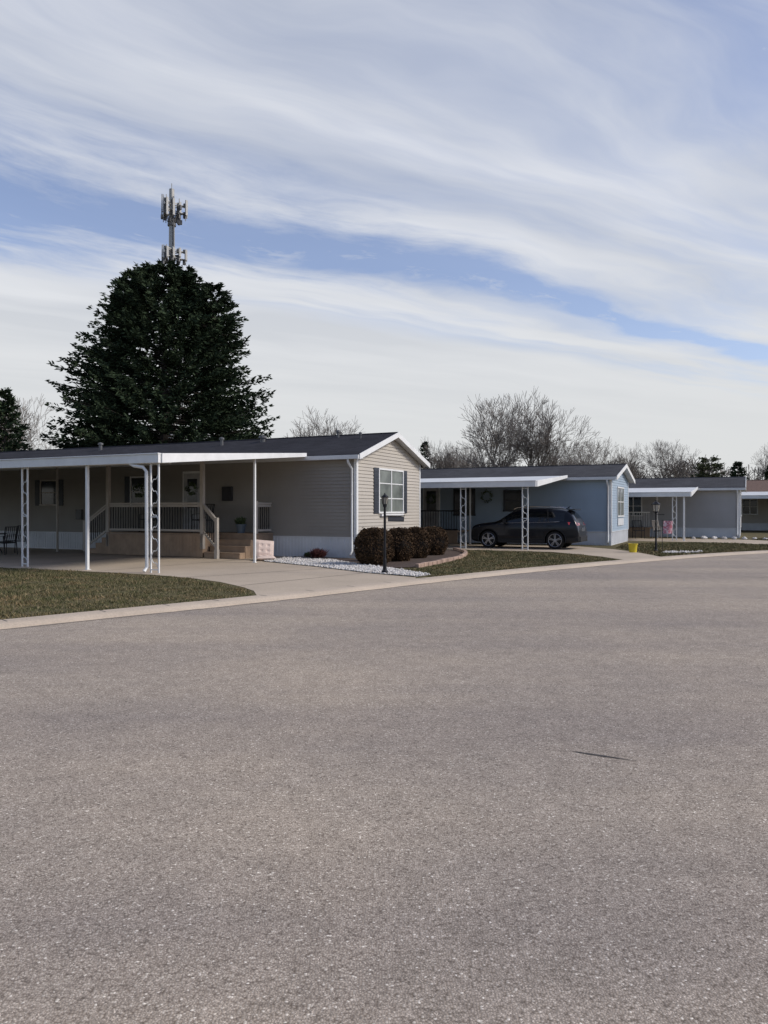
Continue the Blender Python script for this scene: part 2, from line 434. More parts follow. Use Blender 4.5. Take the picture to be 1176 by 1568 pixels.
# ------------------------------------------------------------ mobile home
ANG=math.radians(154)
U=Vector((math.cos(ANG),math.sin(ANG),0)); Vv=Vector((-math.sin(ANG),math.cos(ANG),0))
def lap(b,wall,a0,a1,z0,z1,step,mt,lim=None):
    def P(a,z,o):
        return (a,o,z) if wall=='F' else ((-o,-a,z))
    z=z0
    while z<z1-1e-4:
        zt=min(z+step,z1)
        if lim:
            l0,l1=lim(z); t0,t1=lim(zt)
            if t1-t0<=.02: 
                m_=(l0+l1)/2; t0=t1=m_
        else: l0,l1,t0,t1=a0,a1,a0,a1
        if l1-l0<.03: break
        q=[P(l0,z,.028),P(l1,z,.028),P(t1,zt,.004),P(t0,zt,.004)]
        w=[P(l0,z,.0),P(l1,z,.0),P(l1,z,.028),P(l0,z,.028)]
        if wall=='G': q.reverse(); w.reverse()
        q.reverse(); w.reverse()
        b.poly(q,mt); b.poly(w,mt)
        z=zt
def panel(b,wall,a0,a1,z0,z1,o0,o1,mt):
    if wall=='F': b.box(a0,a1,o0,o1,z0,z1,mt)
    else: b.box(-o1,-o0,-a1,-a0,z0,z1,mt)
def window(b,wall,a0,a1,z0,z1,cols=1,rows=2,shut=0,glassm='glass',fw=.06,frame='white'):
    panel(b,wall,a0+fw,a1-fw,z0+fw,z1-fw,.018,.034,glassm)
    panel(b,wall,a0,a1,z1-fw,z1,.0,.065,frame); panel(b,wall,a0-.02,a1+.02,z0,z0+fw,.0,.075,frame)
    panel(b,wall,a0,a0+fw,z0+fw,z1-fw,.0,.062,frame); panel(b,wall,a1-fw,a1,z0+fw,z1-fw,.0,.062,frame)
    for i in range(1,cols):
        a=a0+(a1-a0)*i/cols; panel(b,wall,a-.03,a+.03,z0+fw,z1-fw,.01,.055,frame)
    for i in range(1,rows):
        z=z0+(z1-z0)*i/rows
        for k in range(cols):
            aa=a0+(a1-a0)*k/cols+(fw if k==0 else .03); ab=a0+(a1-a0)*(k+1)/cols-(fw if k==cols-1 else .03)
            panel(b,wall,aa,ab,z-.018,z+.018,.01,.05,frame)
    if shut:
        for s0,s1 in ((a0-shut-.01,a0-.012),(a1+.012,a1+shut+.01)):
            panel(b,wall,s0,s1,z0,z1,.01,.045,'shutter')
            z=z0+.06
            while z<z1-.08:
                if abs(z-(z0+z1)/2)>.05: panel(b,wall,s0+.03,s1-.03,z,z+.03,.045,.055,'shutter')
                z+=.055
def home(name,loc,L,W,ze,zr,skirt,siding,roofm,gsid=None,skm='skirtw'):
    e=empty(name,loc,ANG); gsid=gsid or siding
    oh=.3; sl=(zr-ze)/(W/2+oh); zw=ze+sl*oh-.10
    b=MB()
    b.box(.03,L,-W,-.03,.02,zw-.05,'darkint')
    lap(b,'F',.0,L,skirt,zw-.02,.115,siding)
    b.build('front_siding',e)
    b=MB()
    def lim(z):
        if z<=zw-.02: return (0,W)
        k=(z-(zw-.02))/sl; return (k,W-k)
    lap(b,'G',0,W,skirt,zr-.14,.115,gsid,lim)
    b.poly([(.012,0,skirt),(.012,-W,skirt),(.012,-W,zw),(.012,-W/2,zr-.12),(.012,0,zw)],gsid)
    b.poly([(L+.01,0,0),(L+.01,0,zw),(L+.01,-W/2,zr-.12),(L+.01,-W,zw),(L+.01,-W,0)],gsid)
    b.poly([(0,-W-.01,0),(L,-W-.01,0),(L,-W-.01,zw),(0,-W-.01,zw)],siding)
    b.build('gable_siding',e)
    b=MB()
    b.box(0,L,-.035,-.012,0,skirt,skm); b.box(.012,.035,-W,-.036,0,skirt,skm)
    x=.05
    while x<min(L,26): b.box(x,x+.06,-.012,.002,.03,skirt-.03,skm); x+=.13
    y=-.08
    while y>-W+.05: b.box(-.002,.012,y-.06,y,.03,skirt-.03,skm); y-=.13
    b.box(-.02,L,-.012,.026,skirt-.03,skirt-.002,skm); b.box(-.026,.011,-W,-.013,skirt-.028,skirt-.003,skm)
    b.build('skirting',e)
    b=MB(); x0,x1=-.28,L+.28; t=.08
    for sgn in (0,1):
        ya=oh if sgn==0 else -W-oh; ym=-W/2
        p=[(x0,ya,ze-t),(x1,ya,ze-t),(x1,ym,zr-t),(x0,ym,zr-t),(x0,ya,ze),(x1,ya,ze),(x1,ym,zr),(x0,ym,zr)]
        if sgn: p=[p[1],p[0],p[3],p[2],p[5],p[4],p[7],p[6]]
        b.hexa(p,roofm)
    b.tube([(x0,-W/2,zr-.005),(x1,-W/2,zr-.005)],.045,6,roofm)
    b.build('roof',e)
    b=MB()
    for sgn in (0,1):
        ya=oh+.02 if sgn==0 else -W-oh-.02; ym=-W/2
        for xa,xb in ((x0-.03,x0-.003),(x1+.003,x1+.03)):
            p=[(xa,ya,ze-.17),(xb,ya,ze-.17),(xb,ym,zr-.17+.01),(xa,ym,zr-.17+.01),(xa,ya,ze+.012),(xb,ya,ze+.012),(xb,ym,zr+.02),(xa,ym,zr+.02)]
            b.hexa(p,'white')
        p=[(x0+.002,ya*1.0,ze-.12),(-.025,ya,ze-.12),(-.025,ym,zr-.13),(x0+.002,ym,zr-.13),(x0+.002,ya,ze-.10),(-.025,ya,ze-.10),(-.025,ym,zr-.11),(x0+.002,ym,zr-.11)]
        b.hexa(p,'trimw')
    b.box(x0,x1,oh+.003,oh+.10,ze-.15,ze-.02,'trimw')
    b.box(x0,x1,.03,oh,ze-.135,ze-.115,'trimw')
    b.box(-.03,.07,.0,.03,skirt,zw-.03,'white'); b.box(-.032,-.002,-.09,-.001,skirt,zw-.03,'white')
    b.box(-.032,-.002,-W,-W+.09,skirt,zw-.03,'white')
    b.build('trim',e,bevel=.004)
    b=MB()
    b.tube([(.12,oh+.05,ze-.15),(.12,oh+.02,ze-.25),(.12,.07,ze-.45),(.12,.07,.25),(.12,.2,.12)],.038,8,'white')
    b.build('downspout',e,smooth=True)
    return e
def wreath(b,x,y,z,r,mt='leafg'):
    for i in range(90):
        a=random.uniform(0,6.283); rr=r+random.gauss(0,.035)
        c=Vector((x+math.cos(a)*rr,y+random.uniform(0,.06),z+math.sin(a)*rr))
        d=Vector((random.gauss(0,1),random.gauss(0,1),random.gauss(0,1))).normalized()*.06; q=d.orthogonal().normalized()*.025
        b.poly([c-d,c+q,c+d,c-q],mt)
def lattice_post(b,x,y,z0,z1,w=.24,mt='white'):
    for s in (-1,1): b.box(x+s*w/2-.018,x+s*w/2+.018,y-.018,y+.018,z0,z1,mt)
    for z in (z0+.08,z1-.08,(z0+z1)/2): b.box(x-w/2+.018,x+w/2-.018,y-.01,y+.01,z-.012,z+.012,mt)
    z=z0+.1; k=0; h=.30
    while z+h<z1-.05:
        pts=[]
        for i in range(13):
            t=i/12; s=(1 if k%2 else -1)
            pts.append((x+s*(w/2-.02)*math.cos(math.pi*t)*(1-.25*math.sin(2*math.pi*t)**2),y,z+h*t+.05*math.sin(2*math.pi*t)))
        b.tube(pts,.011,4,mt)
        z+=h; k+=1
def post(b,x,y,z0,z1,w=.07,mt='white'):
    b.box(x-w/2,x+w/2,y-w/2,y+w/2,z0,z1,mt); b.box(x-w*.9,x+w*.9,y-w*.9,y+w*.9,z0,z0+.012,mt)
def carport(e,x0,x1,D,zo,zi,ft=.2,name='carport_roof'):
    b=MB()
    yi=.34
    n=int((x1-x0)/.3)
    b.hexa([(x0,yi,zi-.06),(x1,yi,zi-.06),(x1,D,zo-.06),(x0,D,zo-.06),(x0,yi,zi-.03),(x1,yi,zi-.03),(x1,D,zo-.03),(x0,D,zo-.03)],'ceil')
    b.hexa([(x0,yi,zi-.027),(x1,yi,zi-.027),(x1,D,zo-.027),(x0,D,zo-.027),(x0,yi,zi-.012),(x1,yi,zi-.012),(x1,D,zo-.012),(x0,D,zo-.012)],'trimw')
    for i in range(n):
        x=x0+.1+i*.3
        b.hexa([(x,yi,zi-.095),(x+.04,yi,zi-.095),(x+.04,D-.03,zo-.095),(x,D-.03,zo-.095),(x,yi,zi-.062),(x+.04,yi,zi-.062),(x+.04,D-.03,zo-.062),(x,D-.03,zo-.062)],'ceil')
    b.box(x0-.02,x1+.02,D,D+.10,zo-ft*.85,zo+.03,'white')
    b.box(x0-.03,x1+.03,D-.01,D+.125,zo+.012,zo+.04,'white')
    for xa,xb in ((x0-.06,x0-.005),(x1+.005,x1+.06)):
        b.hexa([(xa,yi,zi-.11),(xb,yi,zi-.11),(xb,D,zo-ft*.85),(xa,D,zo-ft*.85),(xa,yi,zi+.015),(xb,yi,zi+.015),(xb,D,zo+.035),(xa,D,zo+.035)],'white')
    b.box(x0+.01,x1-.01,D-.42,D-.34,zo-.19,zo-.10,'trimw')
    b.build(name,e,bevel=.006)

# ---- house 1
h1=home('mobile_home',(-.9,24.3,0),25,5.2,3.36,4.30,.70,'taupe','shingle',gsid='cream')  # one siding in two tones: shade painted into the front, lit tone on gable
b=MB()
window(b,'G',1.55,3.58,1.46,3.02,cols=2,rows=3,shut=.33,glassm='curtain')
window(b,'F',8.7,9.7,1.7,2.85,cols=1,rows=2,shut=.28)
window(b,'F',13.6,14.6,1.75,2.8,cols=1,rows=2,shut=.3,frame='railtaupe')
window(b,'F',18,19.5,1.75,2.8,cols=2,rows=2)
b.box(-.10,-.02,-3.5,-1.7,1.36,1.44,'white')
b.build('windows',h1,bevel=.004)
b=MB()
panel(b,'F',6.2,7.15,.80,2.98,.0,.05,'white'); panel(b,'F',6.28,7.07,.84,2.90,.05,.075,'door')
panel(b,'F',6.45,6.90,1.65,2.7,.075,.085,'glass'); b.tube([(6.36,.10,1.75),(6.36,.13,1.75)],.03,8,'chrome')
wreath(b,6.68,.10,2.35,.2)
b.build('door',h1,bevel=.003)
b=MB(); wreath(b,9.2,.1,2.3,.2); b.box(4.9,5.3,.03,.14,1.9,2.4,'darkint'); b.box(12.2,12.5,.03,.12,1.2,1.6,'antdark'); b.build('wall_fittings',h1)
b=MB()
for x,y,r,h in ((2.0,-2.35,.05,.25),(5.2,-2.2,.1,.22),(6.9,-1.9,.06,.3),(13.5,-2.1,.07,.3),(.9,-2.0,.04,.2)):
    z=3.36+.94/2.9*(.3-y)
    b.lathe((x,y,z-.08),(0,0,1),[(0,r),(h,r),(h,r*1.6),(h+.07,r*1.5),(h+.1,.02)],10,'antdark')
b.build('roof_vents',h1,smooth=False)
carport(h1,1.72,25,7.1,2.96,3.44,.24)
b=MB()
zt=2.82
lattice_post(b,1.95,7.05,.006,zt,.26); post(b,4.28,7.05,.006,zt); lattice_post(b,6.67,7.05,.006,zt,.22)
post(b,9.05,7.05,.006,zt); lattice_post(b,11.4,7.05,.006,zt,.22)
post(b,1.9,2.9,.006,3.15,.06); post(b,11.9,1.5,.006,3.25,.06,'railtaupe'); post(b,15.5,1.5,.006,3.25,.06,'railtaupe')
b.tube([(2.75,7.13,2.86),(2.7,7.13,2.76),(2.55,7.14,2.70),(2.25,7.14,2.66),(2.13,7.15,2.55),(2.12,7.15,.15),(2.12,7.25,.05)],.042,8,'white')
b.build('carport_posts',h1)
b=MB()
dz=.80
def deckbox(x0,x1,y0,y1):
    b.box(x0,x1,y0,y1,dz-.04,dz,'deck')
    b.box(x0,x1,y1-.05,y1-.012,.02,dz-.045,'deck')
    x=x0
    while x<x1-.01:
        b.box(x,min(x+.138,x1),y1-.011,y1,.03,dz-.045,'deck'); x+=.14
deckbox(4.7,9.0,.04,1.9); deckbox(3.2,4.69,.04,1.0)
b.box(4.70,4.75,1.0,1.89,.02,dz-.045,'deck'); b.box(3.2,3.24,.04,.99,.02,dz-.045,'deck')
for i in range(4):
    z=dz-.2*(i+1)+.0
    if z>0.01:
        b.box(3.2,4.66,1.0+.3*i,1.31+.3*i,z-.035,z,'deck'); b.box(3.22,4.64,1.28+.3*i,1.30+.3*i,.01,z-.036,'deck')
        b.box(3.205,3.225,1.0+.3*i,1.28+.3*i,.01,z-.036,'deck')
b.build('deck',h1,bevel=.004)
b=MB()
def rail(p,q,zp,zq,newel=(True,True),hgt=1.0):
    p=Vector((p[0],p[1],zp)); q=Vector((q[0],q[1],zq)); up=Vector((0,0,1))
    if newel[0]: b.box(p.x-.05,p.x+.05,p.y-.05,p.y+.05,p.z-.02,p.z+hgt+.08,'railtaupe')
    if newel[1]: b.box(q.x-.05,q.x+.05,q.y-.05,q.y+.05,max(q.z-.02,.006),q.z+hgt+.08,'railtaupe')
    b.beam(p+up*hgt,q+up*hgt,.08,.06,'railtaupe'); b.beam(p+up*(hgt-.08),q+up*(hgt-.08),.035,.08,'railtaupe'); b.beam(p+up*.1,q+up*.1,.04,.07,'railtaupe')
    n=int((q-p).length/.115)
    for i in range(1,n):
        a=p+(q-p)*i/n; b.box(a.x-.01,a.x+.01,a.y-.01,a.y+.01,a.z+.1,a.z+hgt-.09,'blackmetal')
rail((4.75,1.84),(8.95,1.84),dz,dz,(False,False)); 
rail((8.95,1.84),(10.1,1.84),dz,.12,(False,True)); rail((4.75,1.84),(4.0,2.05),dz,.25,(False,True))
b.box(3.94,4.06,1.99,2.11,.006,.3,'railtaupe')
b.box(4.69,4.81,1.78,1.90,.3,3.22,'railtaupe') ; b.box(8.89,9.01,1.78,1.90,.3,3.22,'railtaupe')
rail((3.25,.1),(3.25,.95),dz,dz,(False,True))
b.build('railings',h1)
b=MB()
for i in range(3): b.box(9.01+.3*i,9.32+.3*i,.5,1.8,.02,dz-.2*(i+1),'deck')
b.build('left_steps',h1)

def W1(x,y,z=0):
    p=Vector((-.9,24.3,0))+U*x+Vv*y; p.z=z; return p
def patio_chair(loc,rot,mt='blackmetal'):
    e=empty('patio_chair',loc,rot); b=MB()
    for sx in (-.25,.25):
        b.tube([(sx,.28,0),(sx,.26,.62),(sx,-.22,.66),(sx,-.30,0)],.016,6,mt)
        b.tube([(sx,-.22,.42),(sx,-.34,.98)],.016,6,mt)
    b.tube([(-.25,-.34,.98),(.25,-.34,.98)],.016,6,mt)
    b.build('frame',e)
    b=MB(); b.obox((0,.02,.43),(.5,.52,.04),Matrix.Rotation(.05,3,'X'),'darkint')
    for i in range(6): x=-.2+i*.08; b.beam((x,-.225,.46),(x,-.335,.96),.03,.012,mt)
    b.build('seat',e); return e
patio_chair(W1(12.15,3.5,.006),ANG-math.pi/2); patio_chair(W1(13.0,4.3,.006),ANG+math.pi); patio_chair(W1(14.0,3.2,.006),ANG+1.6)
patio_chair(W1(12.9,2.5,.006),ANG+.1)
e=empty('patio_table',W1(13.05,3.4,.006)); b=MB()
b.lathe((0,0,.70),(0,0,1),[(0,.52),(.03,.52)],20,'blackmetal')
for a in range(4):
    c,s=math.cos(a*1.57+.4),math.sin(a*1.57+.4); b.tube([(.12*c,.12*s,.7),(.2*c,.2*s,.35),(.38*c,.38*s,0)],.018,6,'blackmetal')
b.build('top_and_legs',e)
patio_chair(W1(7.9,.9,dz),ANG); patio_chair(W1(5.6,.8,dz),ANG+.1)
def cushion(loc,rot):
    e=empty('seat_cushion',loc,rot); 
    n=14
    def surf(u,v,s,w,h,t):
        x=(u-.5)*w; z=v*h
        ed=min(1,4.5*min(u,1-u))**.5*min(1,4.5*min(v,1-v))**.5
        q=0
        for cu,cv in ((.33,.33),(.67,.33),(.33,.67),(.67,.67)):
            q+=math.exp(-((u-cu)**2+(v-cv)**2)/.006)
        return (x,s*(t*ed-.035*q*ed),z)
    for nm,off,w,h,t,rx in (('back',(0,.0,.10),.62,.54,.07,.35),('base',(0,-.44,.08),.62,.46,.07,-1.5)):
        b=MB()
        for s in (1,-1):
            for i in range(n):
                for j in range(n):
                    p=[surf(i/n,j/n,s,w,h,t),surf((i+1)/n,j/n,s,w,h,t),surf((i+1)/n,(j+1)/n,s,w,h,t),surf(i/n,(j+1)/n,s,w,h,t)]
                    if s>0: p.reverse()
                    b.poly(p,'beige')
        o=b.build(nm,e,smooth=True); o.location=off; o.rotation_euler[0]=rx
        if nm=='back': o.rotation_euler[0]=-.30; o.rotation_euler[1]=.10
    return e
cushion((-3.78,23.6,.01),.35)
def plant(name,loc,potr,poth,lr,lh,n,pm,lm):
    e=empty(name,loc); b=MB()
    if potr: 
        b.lathe((0,0,0),(0,0,1),[(0,potr*.7),(poth*.85,potr),(poth*.86,potr*1.12),(poth,potr*1.12),(poth,potr*.9),(poth*.9,potr*.88)],16,pm)
        b.build('pot',e)
    b=MB()
    for i in range(n):
        a=random.uniform(0,6.28); el=random.uniform(.15,1.4); L=lr*random.uniform(.6,1.1)
        base=Vector((random.gauss(0,lr*.2),random.gauss(0,lr*.2),poth*.9))
        d=Vector((math.cos(a)*math.cos(el),math.sin(a)*math.cos(el),math.sin(el)*lh/lr)); 
        t=base+d*L; m_=base+d*L*.55+Vector((0,0,.04)); w=Vector((-math.sin(a),math.cos(a),0))*.03
        b.poly([base,m_-w,t,m_+w],lm)
    b.build('leaves',e); return e
plant('potted_plant',W1(4.05,.7,dz),.17,.30,.26,.30,160,'pot','leafg')
plant('garden_shrub',(-2.15,24.2,.02),0,0,.38,.36,300,'pot','leafr')
plant('garden_shrub',(-2.5,24.6,.02),0,0,.2,.2,120,'pot','leafg')

# ---- house 2
h2=home('mobile_home',(10.04,33.2,0),22,5.1,3.05,3.72,.62,'blue','shingle2')
b=MB(); window(b,'G',1.5,3.4,1.25,2.65,cols=2,rows=2,glassm='curtain')
b.box(-.06,-.02,-3.3,-1.6,.85,1.18,'trimw')
window(b,'F',6.3,7.4,1.3,2.6,cols=2,rows=2,frame='shutter'); window(b,'F',9.5,10.6,1.2,2.6,cols=2,frame='shutter'); window(b,'F',11.4,12.6,1.2,2.6,cols=2,frame='shutter'); window(b,'F',13.6,14.8,1.2,2.6,cols=2)
window(b,'F',4.0,4.9,1.5,2.5,frame='shutter')
b.build('windows',h2,bevel=.004)
b=MB(); panel(b,'F',8.1,9.0,.7,2.75,0,.05,'white'); panel(b,'F',8.17,8.93,.74,2.68,.05,.07,'door'); panel(b,'F',8.3,8.8,1.5,2.5,.07,.08,'glass'); wreath(b,8.55,.1,2.1,.2)
wreath(b,5.7,.1,2.2,.24); b.build('door',h2)
carport(h2,1.9,20,5.65,2.68,3.12,.24)
b=MB(); lattice_post(b,2.35,5.55,.006,2.5,.22); lattice_post(b,4.9,5.55,.006,2.5,.22); lattice_post(b,7.9,5.55,.006,2.5,.22); post(b,11,5.55,.006,2.5)
post(b,6.0,1.6,.006,2.95,.06); post(b,8.8,1.6,.006,2.95,.06)
b.build('carport_posts',h2)
b=MB(); b.box(6.6,10.4,.04,1.7,.55,.62,'deck'); b.box(6.6,10.4,1.62,1.68,.02,.55,'deck')
for x in np.arange(6.65,10.4,.13): b.box(x-.01,x+.01,1.6,1.62,.7,1.5,'blackmetal')
b.box(6.6,10.4,1.58,1.64,1.5,1.56,'blackmetal'); b.box(6.6,10.4,1.58,1.64,.64,.70,'blackmetal'); b.build('deck',h2)

# ---- house 3
h3=home('mobile_home',(19.9,42,0),22,5.0,2.82,3.50,.55,'grey','shingle2')
b=MB(); window(b,'G',1.5,3.4,1.2,2.5,cols=2); window(b,'F',5.2,6.2,1.2,2.4,cols=2); window(b,'F',9.5,10.6,1.2,2.4,cols=2)
panel(b,'F',7.3,8.2,.6,2.6,0,.05,'white'); panel(b,'F',7.38,8.12,.64,2.55,.05,.07,'door')
b.build('windows',h3)
carport(h3,2.2,20,5.6,2.45,2.86,.24)
b=MB(); post(b,2.5,5.5,.006,2.3,.08); lattice_post(b,2.95,5.5,.006,2.3,.2); lattice_post(b,5.6,5.5,.006,2.3,.2); lattice_post(b,8.2,5.5,.006,2.3,.2); post(b,4.2,1.6,.006,2.7,.06); b.build('carport_posts',h3)
b=MB(); b.box(4.6,8.6,.04,1.6,.50,.56,'deck'); b.box(4.6,8.6,1.5,1.56,.02,.5,'deck')
for x in np.arange(4.65,8.6,.13): b.box(x-.01,x+.01,1.5,1.52,.62,1.4,'white')
b.box(4.6,8.6,1.48,1.54,1.4,1.46,'white'); b.build('deck',h3)
p3=Vector((19.9,42,0))
patio_chair(p3+U*5.0+Vv*3.2,ANG+.4); patio_chair(p3+U*3.9+Vv*3.0,ANG+1.0,'railtaupe')
h4=home('mobile_home',(37,53,0),24,5.0,2.9,3.9,.55,'cream','brownroof')
b=MB(); window(b,'F',5.2,6.2,1.2,2.4,cols=2); window(b,'F',9.5,10.6,1.2,2.4,cols=2); window(b,'F',12.4,13.4,1.2,2.4); b.build('windows',h4)
carport(h4,2.2,16,5.6,2.55,2.95,.24)
b=MB()
for x in (2.4,5.2,8,10.8,13.6): post(b,x,5.5,0,2.4,.09)
b.build('carport_posts',h4)
h5=home('mobile_home',(-3,62,0),24,5.0,2.9,3.9,.55,'grey','shingle2')
h6=home('mobile_home',(20,64,0),24,5.0,2.9,3.9,.55,'cream','shingle2')

# ------------------------------------------------------------ SUV
def suv(loc,rot):
    e=empty('parked_suv',loc,rot)
    S=[(0.00,.36,.70,.62),(.04,.30,.84,.76),(.14,.25,.97,.85),(.45,.23,1.04,.90),(.85,.22,1.08,.915),(1.16,.22,1.12,.92),(1.45,.22,1.33,.92),(1.78,.22,1.55,.92),(2.15,.22,1.64,.92),(2.8,.22,1.665,.92),(3.5,.22,1.65,.92),(4.0,.23,1.60,.91),(4.20,.24,1.50,.90),(4.36,.26,1.22,.89),(4.45,.29,1.06,.87),(4.51,.32,.90,.85),(4.54,.38,.70,.80)]
    def ring(s,zb,zt,w):
        if 1.1<s<4.3:
            belt=1.01+.035*(s-1.16)
            k=min(1,max(0,(zt-1.12)/.42)); rw=w-.08-.14*k
            top=[(w-.025,min(belt,zt-.09)),(rw,zt-.09),(rw-.11,zt-.022),(0,zt)]
        else:
            top=[(w-.02,zt-.12),(w-.08,zt-.055),(w-.22,zt-.018),(0,zt)]
        zc=min(.84,top[0][1]-.06)
        return [(0,zb),(w-.14,zb),(w-.035,zb+.05),(w,zb+.2),(w-.004,min(.68,zc-.05)),(w-.0,zc)]+top
    R=[ring(*t) for t in S]; n=len(R[0])
    b=MB(); full=[]
    for st,r in zip(S,R):
        x=2.27-st[0]
        full.append([(x,y,z) for y,z in r]+[(x,-y,z) for y,z in reversed(r[1:-1])])
    m=len(full[0]); vi=[]
    for row in full:
        vi.append(len(b.v)); b.v+=row
    pm=b.m('paint'); gm=b.m('carglass'); km=b.m('plastic')
    for i in range(len(full)-1):
        s0=S[i][0]
        for j in range(m):
            a=vi[i]+j; c=vi[i]+(j+1)%m; d=vi[i+1]+(j+1)%m; f=vi[i+1]+j
            jj=j if j<n-1 else (m-1-j)
            mi=pm
            if jj==6 and 1.15<s0<3.9: mi=gm
            if jj in (7,8) and (1.15<s0<1.7 or 4.1<=s0<4.3): mi=gm
            if jj in (0,1,2): mi=km
            b.f.append((a,f,d,c)); b.mi.append(mi)
    b.f.append(tuple(vi[0]+j for j in range(m))); b.mi.append(km)
    b.f.append(tuple(vi[-1]+j for j in reversed(range(m)))); b.mi.append(pm)
    body=b.build('body',e,smooth=True)
    md=body.modifiers.new('sub','SUBSURF'); md.levels=2; md.render_levels=2
    WX=(2.27-.84,2.27-3.60)
    cut=MB()
    for x in WX:
        for s in (-1,1):
            cut.lathe((x,s*.60,.37),(0,s,0),[(0,.42),(.5,.42)],32,'plastic')
    co=cut.build('wheel_wells',e)
    md=body.modifiers.new('arch','BOOLEAN'); md.object=co; md.operation='DIFFERENCE'; md.solver='EXACT'
    bpy.context.view_layer.update()
    me=bpy.data.meshes.new_from_object(body.evaluated_get(bpy.context.evaluated_depsgraph_get()))
    body.modifiers.clear(); body.data=me
    bpy.data.objects.remove(co)
    b=MB()
    for x in WX:
        for s in (-1,1):
            c=Vector((x,s*.80,.362))
            b.lathe(c-Vector((0,s*.12,0)),(0,s,0),[(0,.26),(.0,.335),(.03,.36),(.19,.36),(.225,.345),(.23,.27),(.20,.255)],36,'tyre')
    b.build('tyres',e)
    b=MB()
    for x in WX:
        for s in (-1,1):
            b.lathe((x,s*.85,.362),(0,s,0),[(0,.25),(.01,.25)],28,'blackmetal')
            b.lathe((x,s*.862,.362),(0,s,0),[(0,.06),(.045,.055),(.05,.03)],16,'rim')
            ring_=[(x+.258*math.cos(a),s*.905,.362+.258*math.sin(a)) for a in np.linspace(0,2*math.pi,33)]
            b.tube(ring_,.013,6,'rim',cap=False)
            for k in range(5):
                for dd in (-.13,.13):
                    a=2*math.pi*k/5+.3
                    b.beam((x+.05*math.cos(a+dd*2),s*.90,.362+.05*math.sin(a+dd*2)),(x+.25*math.cos(a+dd),s*.902,.362+.25*math.sin(a+dd)),.02,.026,'rim')
    b.build('rims',e)
    b=MB()
    for x in WX:
        for s in (-1,1):
            arc=[(x+.43*math.cos(a),s*(.915 if x<0 else .905),.37+.43*math.sin(a)) for a in np.linspace(-.25,math.pi+.25,20)]
            b.tube(arc,.03,6,'plastic')
    for s in (-1,1):
        b.box(WX[1]+.44,WX[0]-.44,s*.875,s*.925,.23,.38,'plastic')
        b.box(-2.26,-1.85,s*.72,s*.86,.32,.44,'plastic')
    b.box(-2.30,-2.18,-.70,.70,.30,.52,'plastic')
    b.build('cladding',e,bevel=.015)
    b=MB()
    for s in (-1,1):
        b.tube([(.42,s*.62,1.60),(.30,s*.63,1.66),(-.3,s*.64,1.705),(-1.1,s*.63,1.695),(-1.6,s*.615,1.655),(-1.70,s*.61,1.61)],.017,6,'chrome')
        b.tube([(.90,s*.905,1.03),(0,s*.902,1.055),(-1,s*.898,1.085),(-1.5,s*.88,1.105)],.008,5,'chrome')
        for x in (-.15,-1.05): b.tube([(x,s*.925,.93),(x-.03,s*.95,.935),(x-.17,s*.95,.94),(x-.2,s*.925,.94)],.012,6,'paint')
        b.obox((.72,s*1.0,1.11),(.12,.19,.15),Matrix.Rotation(.2*s,3,'Z'),'paint')
        for xa,za,xb,zb in ((-.12,1.05,-.18,1.58),(-1.05,1.09,-1.0,1.57)):
            b.beam((xa,s*.895,za),(xb,s*.728,zb-.02),.07,.02,'plastic')
        for x in (.75,-.14,-1.02): b.box(x-.006,x+.006,s*.917,s*.9235,.40,.98,'tyre')
    b.tube([(-1.60,0,1.63),(-1.75,0,1.71)],.02,6,'paint')
    b.box(-2.06,-1.76,-.60,.60,1.565,1.60,'paint')
    b.box(-2.285,-2.25,-.26,.26,.72,.86,'chrome')
    b.build('trim',e,bevel=.008)
    b=MB()
    for s in (-1,1):
        b.hexa([(-2.22,s*.42,.96),(-2.20,s*.80,.95),(-1.86,s*.90,.98),(-1.95,s*.70,.97),(-2.19,s*.42,1.05),(-2.13,s*.80,1.09),(-1.82,s*.892,1.09),(-1.93,s*.70,1.08)],'red')
    b.build('tail_lights',e,bevel=.01)
    b=MB()
    for s in (-1,1):
        b.hexa([(2.22,s*.45,.76),(2.15,s*.80,.76),(1.85,s*.885,.80),(2.0,s*.5,.78),(2.17,s*.45,.86),(2.08,s*.78,.88),(1.80,s*.875,.92),(1.95,s*.5,.88)],'lampglass')
    b.box(2.21,2.28,-.28,.28,.58,.76,'chrome')
    b.build('head_lights',e,bevel=.01)
    return e
rear=Vector((6.82,29.85,0)); centre=rear+U*1.35-Vv*.88; centre.z=.006
suv(centre,ANG)

